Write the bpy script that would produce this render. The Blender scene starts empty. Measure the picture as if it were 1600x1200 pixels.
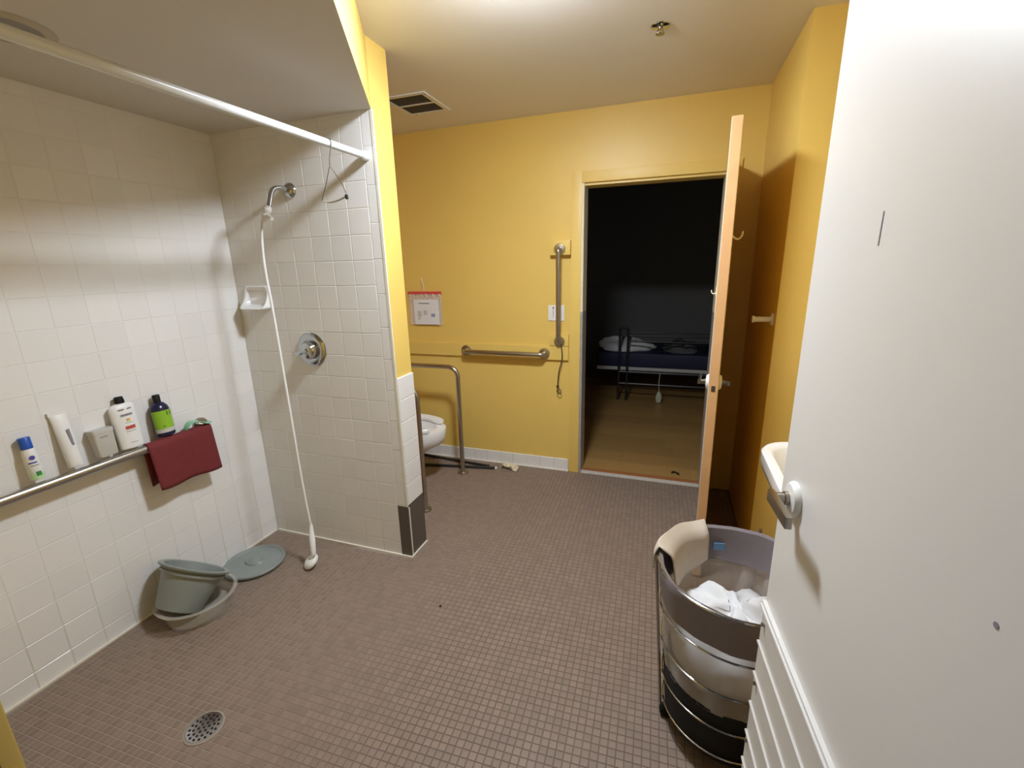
import bpy, bmesh, math, random
from mathutils import Vector, Matrix
random.seed(7)
C = bpy.context.scene.collection
SC = bpy.context.scene
PI = math.pi

# ------------------------------------------------------------------ camera
YAW, PITCH, ROLL, FPX, EYE = -0.337853, 0.254823, 0.0243061, 707.757, 1.515
_f = Vector((math.sin(YAW)*math.cos(PITCH), math.cos(YAW)*math.cos(PITCH), -math.sin(PITCH)))
_r = Vector((math.cos(YAW), -math.sin(YAW), 0)); _d = _f.cross(_r)
CR = _r*math.cos(ROLL) + _d*math.sin(ROLL)
CD = -_r*math.sin(ROLL) + _d*math.cos(ROLL)
CP = Vector((0, 0, EYE))
cam = bpy.data.objects.new('camera', bpy.data.cameras.new('camera')); C.objects.link(cam)
m3 = Matrix((CR, -CD, -_f)).transposed()
cam.matrix_world = Matrix.Translation(CP) @ m3.to_4x4()
cam.data.sensor_width = 36; cam.data.lens = FPX*36/1600; cam.data.clip_start = 0.02
SC.camera = cam
# ------------------------------------------------------------------ world, exposure
w = bpy.data.worlds.new('world'); SC.world = w; w.use_nodes = True
w.node_tree.nodes['Background'].inputs[0].default_value = (.9, .97, 1, 1)
w.node_tree.nodes['Background'].inputs[1].default_value = 0.10
SC.view_settings.view_transform = 'Standard'; SC.view_settings.look = 'None'
SC.view_settings.gamma = 1; SC.view_settings.exposure = 0.0
SC.view_settings.use_curve_mapping = False
LAMP_POWER = 300.0            # emission of the ceiling lamp's glass dome
LAMP = (-0.51, 1.58)
SC.cycles.max_bounces = 14; SC.cycles.diffuse_bounces = 8; SC.cycles.glossy_bounces = 5; SC.cycles.transparent_max_bounces = 12

# ------------------------------------------------------------------ pixel helpers (direction only; distance from the surface touched)
def ray(px, py): return CR*((px-800)/FPX) + CD*((py-600)/FPX) + _f
def on(px, py, ax, val):
    d = ray(px, py); return CP + d*((val-CP[ax])/d[ax])
def onpl(px, py, p0, n):
    d = ray(px, py); return CP + d*((Vector(p0)-CP).dot(n)/d.dot(n))
def proj(p):
    v = Vector(p)-CP; z = v.dot(_f)
    if z < .02: return None
    return 800+FPX*v.dot(CR)/z, 600+FPX*v.dot(CD)/z, z

# ------------------------------------------------------------------ mesh builder
class MB:
    def __init__(s): s.v = []; s.f = []; s.m = []
    def add(s, vs, fs, mi=0):
        b = len(s.v); s.v += [tuple(x) for x in vs]
        s.f += [tuple(b+i for i in f) for f in fs]; s.m += [mi]*len(fs); return s
    def box(s, x0, x1, y0, y1, z0, z1, mi=0, M=None, ch=0):
        if ch:
            return s.cbox(x0, x1, y0, y1, z0, z1, ch, mi, M)
        vs = [Vector((x, y, z)) for z in (z0, z1) for y in (y0, y1) for x in (x0, x1)]
        if M is not None: vs = [M @ v for v in vs]
        return s.add(vs, [(0,2,3,1),(4,5,7,6),(0,1,5,4),(2,6,7,3),(0,4,6,2),(1,3,7,5)], mi)
    def cbox(s, x0, x1, y0, y1, z0, z1, c, mi=0, M=None):
        bm = bmesh.new(); bmesh.ops.create_cube(bm, size=1)
        for v in bm.verts: v.co = Vector(((x0+x1)/2+v.co.x*(x1-x0), (y0+y1)/2+v.co.y*(y1-y0), (z0+z1)/2+v.co.z*(z1-z0)))
        bmesh.ops.bevel(bm, geom=bm.edges[:], offset=c, segments=2, affect='EDGES', profile=.7)
        bm.verts.index_update()
        vs = [v.co.copy() for v in bm.verts]
        if M is not None: vs = [M @ v for v in vs]
        s.add(vs, [[v.index for v in f.verts] for f in bm.faces], mi); bm.free(); return s
    def loft(s, loops, cap0=True, cap1=True, mi=0, closed=True):
        n = len(loops[0]); vs = [p for l in loops for p in l]; fs = []
        for i in range(len(loops)-1):
            for j in range(n if closed else n-1):
                a = i*n+j; b = i*n+(j+1) % n; fs.append((a, b, b+n, a+n))
        if cap0: fs.append(tuple(range(n-1, -1, -1)))
        if cap1: k = (len(loops)-1)*n; fs.append(tuple(range(k, k+n)))
        return s.add(vs, fs, mi)
    def lathe(s, prof, c=(0,0,0), ax=(0,0,1), n=28, cap0=True, cap1=True, mi=0, sx=1, sy=1):
        q = Vector((0,0,1)).rotation_difference(Vector(ax).normalized()); c = Vector(c)
        return s.loft([[c + q @ Vector((r*sx*math.cos(2*PI*j/n), r*sy*math.sin(2*PI*j/n), h)) for j in range(n)] for r, h in prof], cap0, cap1, mi)
    def tube(s, pts, r, n=12, caps=True, mi=0, closed=False):
        P = [Vector(p) for p in pts]; N = len(P)
        rr = r if isinstance(r, (list, tuple)) else [r]*N
        t0 = (P[1]-P[0]).normalized(); u = t0.orthogonal().normalized(); loops = []; tp = t0
        for i in range(N):
            if closed: t = (P[(i+1) % N]-P[i-1]).normalized()
            else: t = (P[min(i+1, N-1)]-P[max(i-1, 0)]).normalized()
            u = tp.rotation_difference(t) @ u; u = (u-t*u.dot(t)).normalized(); tp = t; b = t.cross(u)
            loops.append([P[i]+(u*math.cos(2*PI*j/n)+b*math.sin(2*PI*j/n))*rr[i] for j in range(n)])
        if closed: loops.append(loops[0]); caps = False
        return s.loft(loops, caps, caps, mi)
    def prism(s, poly, z0, z1, mi=0, side=None):
        n = len(poly); b = len(s.v)
        s.v += [(x, y, z0) for x, y in poly]+[(x, y, z1) for x, y in poly]
        s.f.append(tuple(b+i for i in range(n-1, -1, -1))); s.m.append(mi)
        s.f.append(tuple(b+n+i for i in range(n))); s.m.append(mi)
        for i in range(n):
            j = (i+1) % n; s.f.append((b+i, b+j, b+n+j, b+n+i)); s.m.append((side or {}).get(i, mi))
        return s
    def xf(s, M):
        s.v = [tuple(M @ Vector(v)) for v in s.v]; return s

def fillet(pts, r, n=7):
    P = [Vector(p) for p in pts]; out = [P[0]]
    for i in range(1, len(P)-1):
        a = (P[i-1]-P[i]); b = (P[i+1]-P[i]); th = a.angle(b); L = min(r/math.tan(th/2), a.length*.49, b.length*.49)
        p1 = P[i]+a.normalized()*L; p2 = P[i]+b.normalized()*L
        for k in range(n+1):
            t = k/n; out.append((1-t)**2*p1+2*t*(1-t)*P[i]+t*t*p2)
    out.append(P[-1]); return out
def spline(pts, n=8):
    P = [Vector(p) for p in pts]; Q = [2*P[0]-P[1]]+P+[2*P[-1]-P[-2]]; out = []
    for i in range(1, len(Q)-2):
        for k in range(n):
            t = k/n; a, b, c, d = Q[i-1:i+3]
            out.append(.5*(2*b+(c-a)*t+(2*a-5*b+4*c-d)*t*t+(3*b-a-3*c+d)*t**3))
    out.append(P[-1]); return out
def rrect(cx, cy, hx, hy, r, z, n=6):
    out = []
    for (sx, sy, a0) in ((1,1,0),(-1,1,90),(-1,-1,180),(1,-1,270)):
        for k in range(n+1):
            a = math.radians(a0+90*k/n); out.append(Vector((cx+sx*(hx-r)+r*math.cos(a), cy+sy*(hy-r)+r*math.sin(a), z)))
    return out

WL = {}
def obj(name, mb, mats, parent=None, smooth=True, angle=40):
    me = bpy.data.meshes.new(name); off = Vector((0,0,0))
    if parent is not None: off = WL[parent]
    me.from_pydata([tuple(Vector(v)-off) for v in mb.v], [], mb.f)
    if not isinstance(mats, (list, tuple)): mats = [mats]
    for m in mats: me.materials.append(m)
    if len(mats) > 1: me.polygons.foreach_set('material_index', mb.m)
    bm = bmesh.new(); bm.from_mesh(me); bmesh.ops.recalc_face_normals(bm, faces=bm.faces[:]); bm.to_mesh(me); bm.free()
    if smooth:
        me.polygons.foreach_set('use_smooth', [True]*len(me.polygons)); me.set_sharp_from_angle(angle=math.radians(angle))
    me.update()
    o = bpy.data.objects.new(name, me); C.objects.link(o); WL[o] = off
    if parent is not None: o.parent = parent
    return o
def tag(o, label, cat, group=None, kind=None):
    o['label'] = label; o['category'] = cat
    if group: o['group'] = group
    if kind: o['kind'] = kind
    return o
def thing(name, label, cat, loc=(0,0,0), group=None, kind=None):
    o = bpy.data.objects.new(name, None); C.objects.link(o); o.location = loc; o.empty_display_size = .05
    WL[o] = Vector(loc); return tag(o, label, cat, group, kind)
def struct(name, mb, mats, label, cat, smooth=False):
    return tag(obj(name, mb, mats, None, smooth), label, cat, None, 'structure')

# ------------------------------------------------------------------ materials
def mat(name, col, rough=.5, metal=0, var=.06, vs=6, bump=0, bs=60, spec=.5, island=0, alpha=1, coat=0, trans=0):
    m = bpy.data.materials.new(name); m.use_nodes = True; nt = m.node_tree; N = nt.nodes; L = nt.links
    p = N['Principled BSDF']; p.inputs['Roughness'].default_value = rough; p.inputs['Metallic'].default_value = metal
    p.inputs['Specular IOR Level'].default_value = spec; p.inputs['Coat Weight'].default_value = coat
    p.inputs['Transmission Weight'].default_value = trans; p.inputs['Alpha'].default_value = alpha
    tc = N.new('ShaderNodeTexCoord'); no = N.new('ShaderNodeTexNoise'); no.inputs['Scale'].default_value = vs; no.inputs['Detail'].default_value = 4
    L.new(tc.outputs['Object'], no.inputs['Vector'])
    mx = N.new('ShaderNodeMix'); mx.data_type = 'RGBA'
    mx.inputs['A'].default_value = tuple(max(0, c*(1-var)) for c in col)+(1,); mx.inputs['B'].default_value = tuple(min(1, c*(1+var)) for c in col)+(1,)
    L.new(no.outputs['Fac'], mx.inputs['Factor']); out = mx.outputs['Result']
    if island:
        g = N.new('ShaderNodeNewGeometry'); oi = N.new('ShaderNodeObjectInfo'); ad = N.new('ShaderNodeMath'); ad.operation = 'ADD'
        L.new(g.outputs['Random Per Island'], ad.inputs[0]); L.new(oi.outputs['Random'], ad.inputs[1])
        fr = N.new('ShaderNodeMath'); fr.operation = 'FRACT'; L.new(ad.outputs[0], fr.inputs[0])
        mr = N.new('ShaderNodeMapRange'); mr.inputs['To Min'].default_value = 1-island; mr.inputs['To Max'].default_value = 1+island; L.new(fr.outputs[0], mr.inputs['Value'])
        ml = N.new('ShaderNodeMix'); ml.data_type = 'RGBA'; ml.blend_type = 'MULTIPLY'; ml.inputs['Factor'].default_value = 1
        L.new(out, ml.inputs['A']); L.new(mr.outputs[0], ml.inputs['B']); out = ml.outputs['Result']
    L.new(out, p.inputs['Base Color'])
    if bump:
        n2 = N.new('ShaderNodeTexNoise'); n2.inputs['Scale'].default_value = bs; L.new(tc.outputs['Object'], n2.inputs['Vector'])
        b = N.new('ShaderNodeBump'); b.inputs['Strength'].default_value = bump; b.inputs['Distance'].default_value = .002
        L.new(n2.outputs['Fac'], b.inputs['Height']); L.new(b.outputs[0], p.inputs['Normal'])
    return m
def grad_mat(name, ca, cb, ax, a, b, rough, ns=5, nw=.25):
    """two colours blended along one axis, broken up by noise"""
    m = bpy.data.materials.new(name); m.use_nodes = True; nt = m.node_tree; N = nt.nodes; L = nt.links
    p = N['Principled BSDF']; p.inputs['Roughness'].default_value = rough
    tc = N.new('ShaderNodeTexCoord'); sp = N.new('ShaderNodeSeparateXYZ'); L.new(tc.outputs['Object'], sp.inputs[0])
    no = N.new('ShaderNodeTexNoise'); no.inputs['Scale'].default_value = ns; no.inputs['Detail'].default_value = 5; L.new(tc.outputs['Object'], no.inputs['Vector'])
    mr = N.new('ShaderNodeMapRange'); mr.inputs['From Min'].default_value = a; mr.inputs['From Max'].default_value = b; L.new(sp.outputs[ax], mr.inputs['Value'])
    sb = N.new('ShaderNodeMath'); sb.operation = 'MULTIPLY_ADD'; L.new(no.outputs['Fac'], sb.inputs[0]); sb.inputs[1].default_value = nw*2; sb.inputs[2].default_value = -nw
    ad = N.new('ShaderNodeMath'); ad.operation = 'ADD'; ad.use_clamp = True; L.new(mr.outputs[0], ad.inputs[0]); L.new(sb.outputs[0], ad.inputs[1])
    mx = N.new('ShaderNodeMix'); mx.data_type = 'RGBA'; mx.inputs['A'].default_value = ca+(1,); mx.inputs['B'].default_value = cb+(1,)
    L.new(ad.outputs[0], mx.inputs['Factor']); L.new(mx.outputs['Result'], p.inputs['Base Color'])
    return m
def plank_mat():
    m = bpy.data.materials.new('laminate_planks'); m.use_nodes = True; nt = m.node_tree; N = nt.nodes; L = nt.links
    p = N['Principled BSDF']; p.inputs['Roughness'].default_value = .38
    tc = N.new('ShaderNodeTexCoord'); mp = N.new('ShaderNodeMapping'); mp.inputs['Scale'].default_value = (2, 30, 1)
    L.new(tc.outputs['Object'], mp.inputs['Vector']); n = N.new('ShaderNodeTexNoise'); n.inputs['Scale'].default_value = 2.5; n.inputs['Detail'].default_value = 6
    L.new(mp.outputs[0], n.inputs['Vector'])
    mx = N.new('ShaderNodeMix'); mx.data_type = 'RGBA'; mx.inputs['A'].default_value = (.30, .165, .050, 1); mx.inputs['B'].default_value = (.46, .275, .095, 1)
    L.new(n.outputs['Fac'], mx.inputs['Factor'])
    oi = N.new('ShaderNodeObjectInfo'); mr = N.new('ShaderNodeMapRange'); mr.inputs['To Min'].default_value = .8; mr.inputs['To Max'].default_value = 1.12; L.new(oi.outputs['Random'], mr.inputs['Value'])
    ml = N.new('ShaderNodeMix'); ml.data_type = 'RGBA'; ml.blend_type = 'MULTIPLY'; ml.inputs['Factor'].default_value = 1
    L.new(mx.outputs['Result'], ml.inputs['A']); L.new(mr.outputs[0], ml.inputs['B']); L.new(ml.outputs['Result'], p.inputs['Base Color'])
    return m
YEL = mat('yellow_wall_paint', (.74, .525, .135), .42, var=.05, vs=2.5, bump=.12, bs=90)
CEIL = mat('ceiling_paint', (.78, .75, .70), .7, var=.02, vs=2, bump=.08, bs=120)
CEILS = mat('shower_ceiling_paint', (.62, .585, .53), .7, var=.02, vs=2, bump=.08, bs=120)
TILE = mat('glazed_wall_tile', (.765, .755, .735), .22, var=.015, vs=3, bump=.05, bs=14, island=.025)
TGROUT = grad_mat('wall_tile_grout', (.60, .555, .47), (.73, .715, .69), 2, 0, .40, .8, 7, .3)
FTILE = mat('floor_mosaic_tile', (.218, .157, .118), .55, var=.10, vs=4, island=.10, bump=.08, bs=40)
FGROUT = grad_mat('floor_grout', (.31, .255, .205), (.135, .098, .075), 0, -1.5, -.75, .85, 4, .35)  # specular reflection painted in: joints lighter to the left, darker to the right
DARKP = mat('taupe_panel', (.095, .078, .062), .5)
DRIM = mat('drain_rim', (.30, .26, .21), .5)
CAULK = mat('white_caulk', (.72, .68, .58), .5)
WDOOR = mat('white_door_paint', (.68, .665, .64), .38, var=.02, vs=3, bump=.06, bs=30)
KICK = mat('kick_plate_plastic', (.60, .57, .53), .4, var=.02)
WOODE = mat('door_edge_wood', (.66, .38, .17), .55, var=.12, vs=14)
STEEL = mat('brushed_stainless', (.46, .43, .39), .28, 1, var=.05, vs=40)
CHROME = mat('chrome', (.50, .51, .52), .10, 1, var=.02)
DCHROME = mat('dull_chrome', (.40, .38, .36), .22, 1, var=.04)
NICKEL = mat('satin_nickel', (.33, .295, .25), .28, 1, var=.04)
WPLA = mat('white_plastic', (.76, .76, .74), .35, var=.02)
WROD = mat('white_rod_enamel', (.66, .67, .66), .25, var=.02)
PORC = mat('white_porcelain', (.80, .80, .80), .10, var=.01, coat=.3)
GREYP = mat('grey_pail_plastic', (.245, .272, .258), .42, var=.03)
BLACK = mat('black_plastic', (.009, .008, .008), .6, spec=.25)
BLKM = mat('black_metal', (.02, .018, .017), .4)
RED = mat('dark_red_cloth', (.155, .018, .020), .85, var=.12, vs=30, bump=.3, bs=400)
MINT = mat('mint_green_rubber', (.24, .52, .33), .5)
DKBL = mat('navy_bottle_plastic', (.012, .010, .045), .22)
LIME = mat('lime_label', (.25, .47, .025), .5)
BLUECAP = mat('blue_cap_plastic', (.01, .08, .42), .35)
BLUEP = mat('blue_print', (.06, .06, .36), .5)
GREENP = mat('green_print', (.03, .22, .06), .5)
PGREEN = mat('pale_green_print', (.45, .68, .36), .5)
REDP = mat('red_print', (.48, .07, .04), .5)
ORGP = mat('orange_print', (.75, .40, .06), .5)
LBLUE = mat('pale_blue_print', (.30, .34, .48), .6)
GRYP = mat('grey_print', (.22, .22, .25), .5)
LGREY = mat('light_grey_plastic', (.52, .51, .48), .35)
DKGR = mat('dark_grey_mesh', (.07, .068, .072), .7)
LAM = plank_mat()
LAMB = mat('laminate_underlay', (.16, .09, .04), .7)
TREDW = mat('threshold_wood', (.34, .13, .045), .5)
THRESH = mat('threshold_metal', (.55, .52, .47), .45, var=.15, vs=25)
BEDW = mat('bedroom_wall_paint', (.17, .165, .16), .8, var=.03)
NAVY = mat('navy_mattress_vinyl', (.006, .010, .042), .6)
LINEN = mat('white_linen', (.66, .66, .66), .9, var=.05, vs=12, bump=.4, bs=30)
GBLANK = mat('grey_blanket', (.10, .10, .105), .95, var=.1)
GREYF = mat('grey_hamper_fabric', (.20, .175, .187), .8, var=.08, vs=18, bump=.3, bs=250)
TOWEL = mat('beige_towel', (.60, .53, .44), .95, var=.08, vs=25, bump=.5, bs=300)
TAGB = mat('blue_tag', (.10, .26, .48), .5)
CREAM = mat('cream_jamb_paint', (.72, .66, .48), .45, var=.06)
WORN = mat('worn_grey_jamb', (.34, .31, .27), .5, var=.25, vs=30)
PAPER = mat('paper_white', (.72, .72, .74), .8, var=.03)
CREAMP = mat('cream_paper_scrap', (.70, .62, .45), .9)
CORD = mat('dark_cord', (.03, .025, .022), .6)
REDZ = mat('red_zip', (.62, .06, .07), .4)
CREMH = mat('cream_hook_plastic', (.80, .72, .52), .35)
CANL = mat('recessed_lens', (.27, .25, .23), .5)
CANT = mat('recessed_trim', (.46, .40, .29), .5)
PEND = mat('pale_handset', (.55, .58, .42), .4)
def see_through(name, col, alpha, rough):
    m = mat(name, col, rough, alpha=alpha, var=.04); return m
CLEAR = see_through('clear_basin_plastic', (.55, .52, .45), .36, .12)
BAGM = see_through('clear_bag_film', (.85, .82, .84), .30, .15)
MESHF = see_through('white_mesh_liner', (.52, .48, .45), .55, .8)
TRANSL = see_through('translucent_tub', (.62, .60, .54), .80, .3)
GLOW = bpy.data.materials.new('lit_lamp_glass'); GLOW.use_nodes = True
_p = GLOW.node_tree.nodes['Principled BSDF']; _p.inputs['Base Color'].default_value = (.9, .88, .82, 1)
_p.inputs['Emission Color'].default_value = (.87, .945, 1.05, 1); _p.inputs['Emission Strength'].default_value = LAMP_POWER

# ------------------------------------------------------------------ the room: sizes in metres, camera over (0, 0)
XL, YN, YW, YW2, YB, YB2 = -2.18, .12, 1.842, 1.996, 3.125, 3.245
XS, XR, YR, XSK = -1.25, .452, 2.32, .88
ZC, ZS = 2.445, 2.172
DX0, DX1, DH = -.585, .275, 2.02
def bulk(y): return XS + .566*(YW-y)
TP, T0 = .1137, .078      # wall tile pitch and height of the base row

floor = struct('floor', MB().box(-2.3, 1.0, -.02, YB, -.06, -.0012), FGROUT, 'brown mosaic tiled bathroom floor with a reflection painted into the left grout', 'floor')
# walls
wl = struct('wall_left', MB().box(XL-.12, XL+.0013, 0, YW2-.02, 0, ZC), TGROUT, 'white tiled shower wall behind the long grab bar', 'wall')
wp = struct('wall_partition', MB().box(XL-.004, XS-.002, YW+.004, YW2-.002, 0, ZC+.02, 0), YEL, 'partition wall tiled in white on the shower side, yellow above on its end', 'wall')
pg = obj('grout_bed', MB().box(XL, XS-.003, YW-.0042, YW+.004, 0, ZS), TGROUT, wp, False)
struct('wall_alcove', MB().box(XL-.12, XL, YW2-.02, YB, 0, ZC), YEL, 'yellow painted wall behind the toilet', 'wall')
struct('wall_back', MB().box(XL-.12, DX0, YB, YB2, 0, ZC).box(DX1, 1.0, YB, YB2, 0, ZC).box(DX0, DX1, YB, YB2, DH, ZC), YEL, 'yellow painted back wall with the doorway to the dark bedroom', 'wall')
struct('wall_right', MB().box(XR, 1.0, YR, YB, 0, ZC), YEL, 'yellow painted wall jutting out behind the opened wooden edged door', 'wall')
struct('wall_sink', MB().box(XSK, 1.0, 0, YR, 0, ZC), YEL, 'yellow painted wall that carries the white sink', 'wall')
struct('wall_front', MB().box(XL, -.565, 0, YN, 0, ZC).box(.355, XSK, 0, YN, 0, ZC).box(-.565, .355, 0, YN, 2.06, ZC), YEL, 'yellow painted wall around the near doorway', 'wall')
struct('ceiling', MB().box(-2.3, 1.0, 0, YB2, ZC, ZC+.08), CEIL, 'off-white painted bathroom ceiling over the main floor', 'ceiling')
poly = [(XL-.004, YN), (bulk(YN), YN), (XS, YW), (XL-.004, YW)]
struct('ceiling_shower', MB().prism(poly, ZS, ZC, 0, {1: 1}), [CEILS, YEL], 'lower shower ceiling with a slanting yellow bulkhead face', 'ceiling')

# wall tiles: one mesh, copied
def tile_mesh(name, a, b, t, ch, ma, ax):
    """tile a by b, thickness t, lying in the plane across axis ax, front towards +ax for 'x', -y for 'y', +z for 'z'"""
    lo = [(-a/2, -b/2, 0), (a/2, -b/2, 0), (a/2, b/2, 0), (-a/2, b/2, 0)]
    md = [(x, y, t-ch) for x, y, _ in lo]
    hi = [((abs(x)-ch)*(1 if x > 0 else -1), (abs(y)-ch)*(1 if y > 0 else -1), t) for x, y, _ in lo]
    fs = [(8, 9, 10, 11)]
    for k in range(4):
        j = (k+1) % 4; fs += [(k, j, 4+j, 4+k), (4+k, 4+j, 8+j, 8+k)]
    vs = [Vector(p) for p in lo+md+hi]
    if ax == 'x': vs = [Vector((v.z, v.x, v.y)) for v in vs]
    if ax == 'y': vs = [Vector((v.x, -v.z, v.y)) for v in vs]
    return vs, fs
def tile_data(name, a, b, t, ch, ma, ax):
    vs, fs = tile_mesh(name, a, b, t, ch, ma, ax)
    me = bpy.data.meshes.new(name); me.from_pydata([tuple(v) for v in vs], [], fs); me.materials.append(ma); me.update(); return me
def place(me, name, parent, loc, tilt=0):
    o = bpy.data.objects.new(name, me); C.objects.link(o); o.parent = parent; o.location = loc
    if tilt: o.rotation_euler = (random.gauss(0, tilt), random.gauss(0, tilt), random.gauss(0, tilt))
    return o
GAP = .0022
def cells(lo, hi, first, pitch):
    """intervals from hi down to lo with joints at first - k*pitch"""
    out = []; e = hi; n = first
    while n > lo+.012: out.append((n, e)); e = n; n -= pitch
    out.append((lo, e)); return out
cache = {}
def wall_tile(parent, ax, u0, u1, z0, z1, at, ma=TILE, name='tile', t=.006):
    k = (ax, round(u1-u0, 4), round(z1-z0, 4), ma.name, t)
    if k not in cache: cache[k] = tile_data(name, u1-u0-GAP, z1-z0-GAP, t, .0016, ma, ax)
    u, z = (u0+u1)/2, (z0+z1)/2
    return place(cache[k], name, parent, (at, u, z) if ax == 'x' else (u, at, z), .0025)
zrows = [(0, T0)]+[(T0+k*TP, min(T0+(k+1)*TP, ZS)) for k in range(19)]
rest = MB()
for (y0, y1) in cells(YN, YW-.002, YW-.002-TP, TP):
    for (z0, z1) in zrows:
        if z1-z0 < .01: continue
        near = y1 < .47
        if near:
            vs, fs = tile_mesh('', y1-y0-GAP, z1-z0-GAP, .006, .0016, TILE, 'x')
            rest.add([v+Vector((XL-.004, (y0+y1)/2, (z0+z1)/2)) for v in vs], fs)
        else: wall_tile(wl, 'x', y0, y1, z0, z1, XL-.004)
ro = obj('tiles_beside_doorway', rest, TILE, wl, False); ro['kind'] = 'stuff'
BN = XS-.055
for (x0, x1) in cells(XL+.004, BN, BN-TP, TP):
    for (z0, z1) in zrows:
        if z1-z0 < .01: continue
        wall_tile(wp, 'y', x0, x1, z0, z1, YW+.001)
z = .304                                                            # slim bullnose tiles up the partition's corner
while z < ZS-.01:
    wall_tile(wp, 'y', BN, XS, z, min(z+.157, ZS), YW+.001, name='bullnose_tile'); z += .157
for k in range(6):                                                   # big tiles on the end of the partition
    z0 = .304+k*.115; wall_tile(wp, 'x', YW+.006, YW2, z0, min(z0+.115, 1.0), XS-.002, name='end_tile', t=.009)
obj('base_panel', MB().box(BN, XS+.006, YW-.005, YW+.004, 0, .30), DARKP, wp, False)
obj('base_panel', MB().box(XS-.002, XS+.006, YW+.012, YW2, 0, .30), DARKP, wp, False)
obj('corner_bead', MB().box(XS+.004, XS+.008, YW+.003, YW+.012, 0, .29).box(XS-.004, XS+.008, YW-.0065, YW+.001, .30, ZS), CAULK, wp, False)
obj('caulk_line', MB().box(XL, XS+.012, YW-.013, YW-.003, -.002, .006), CAULK, wp, False)
obj('caulk_line', MB().box(XS+.004, XS+.013, YW-.008, YW2, -.002, .005), CAULK, wp, False)
obj('caulk_line', MB().box(XL-.002, XL+.010, YN, YW, -.002, .006), CAULK, wl, False)

# floor mosaic: the 300 tiles that show largest as parts, the rest as one part
FP = .0265; grid = []
DR = Vector((-1.432, .789, 0)); rot = math.radians(2.0); cr, sr = math.cos(rot), math.sin(rot)
def free(x, y):
    if not (XL+.012 < x < XSK-.012 and YN-.1 < y < YB-.012): return False
    if y > YW-.015 and y < YW2+.012 and x < XS+.014: return False
    if x > XR-.012 and y > YR-.012: return False
    if (Vector((x, y, 0))-DR).length < .052: return False
    return True
for i in range(-100, 60):
    for j in range(-40, 140):
        u, v = i*FP, j*FP; x, y = u*cr-v*sr, u*sr+v*cr
        if free(x, y): grid.append((x, y))
def shown(p):
    q = proj((p[0], p[1], 0))
    if not q or not (5 < q[0] < 1165 and 0 < q[1] < 1195): return 9
    return q[2] if q[1] > 0 else 9
grid.sort(key=shown)
fm = tile_data('floor_tile', FP-.0027, FP-.0027, .0035, .0008, FTILE, 'z')
for (x, y) in grid[:300]:
    o = place(fm, 'floor_tile', floor, (x, y, -.0035)); o.rotation_euler = (random.gauss(0, .004), random.gauss(0, .004), rot)
vs0, fs0 = tile_mesh('', FP-.0027, FP-.0027, .0035, .0008, FTILE, 'z'); rest = MB()
Rz = Matrix.Rotation(rot, 3, 'Z'); vs0 = [Rz @ v for v in vs0]
for (x, y) in grid[300:]:
    tx, ty = random.gauss(0, .004), random.gauss(0, .004)
    rest.add([(v.x+x, v.y+y, v.z-.0035+v.x*tx+v.y*ty) for v in vs0], fs0)
ro = obj('floor_tiles_farther_off', rest, FTILE, floor, False); ro['kind'] = 'stuff'

# ------------------------------------------------------------------ ceiling lamp (above the frame) - the room's light
lamp = thing('ceiling_lamp', 'round flush ceiling lamp beside the slanting yellow bulkhead', 'lamp', (LAMP[0], LAMP[1], ZC))
obj('lamp_base_skirt', MB().lathe([(.131, -.026), (.131, -.045), (.1345, -.045), (.138, -.02), (.138, 0)], (LAMP[0], LAMP[1], ZC), n=32), WPLA, lamp)  # unseen skirt added round the dome to block light towards ceiling and bulkhead
obj('lamp_dome', MB().lathe([(.02, -.082), (.06, -.079), (.10, -.066), (.122, -.048), (.128, -.027)], (LAMP[0], LAMP[1], ZC), n=32), GLOW, lamp)

# ------------------------------------------------------------------ baseboard, chair rail, doorway trim
bb = struct('baseboard_back', MB().box(XL, -.66, YB-.004, YB, 0, .094), TGROUT, 'white tile baseboard along the yellow back wall', 'baseboard')
for (x0, x1) in cells(XL, -.662, -.662-.11, .11): wall_tile(bb, 'y', x0, x1, 0, .094, YB-.004, t=.005)
obj('caulk_line', MB().box(XL, -.66, YB-.02, YB-.006, -.002, .005), CAULK, bb, False)
struct('trim_1', MB().box(XL, -.665, YB-.02, YB, .856, .955, ch=.003), YEL, 'yellow painted rail board behind the level grab bar', 'rail board')
fr = thing('trim_2', 'yellow and cream door frame of the dark bedroom doorway', 'door frame', (DX0, YB, 0), kind='structure')
for (x0, x1, z0, z1) in ((DX0-.066, DX0, 0, 2.087), (DX1, DX1+.066, 0, 2.087), (DX0, DX1, DH, 2.087)):
    obj('casing', MB().box(x0, x1, YB-.016, YB+.002, z0, z1, ch=.002), YEL, fr)
for (x0, x1) in ((DX0, DX0+.016), (DX1-.016, DX1)):
    obj('jamb', MB().box(x0, x1, YB-.01, YB2+.01, 1.20, DH), CREAM, fr, False)
    obj('jamb_guard', MB().box(x0, x1+.002, YB-.012, YB2+.01, 0, 1.20), WORN, fr, False)
obj('head_jamb', MB().box(DX0, DX1, YB+.004, YB2+.01, DH-.016, DH), YEL, fr, False)
obj('threshold', MB().box(DX0, DX1, YB-.012, YB+.03, -.01, .006, ch=.002), THRESH, fr)
obj('threshold_strip', MB().box(DX0, DX1, YB+.03, YB+.075, -.01, .009, ch=.003), TREDW, fr)
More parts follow.
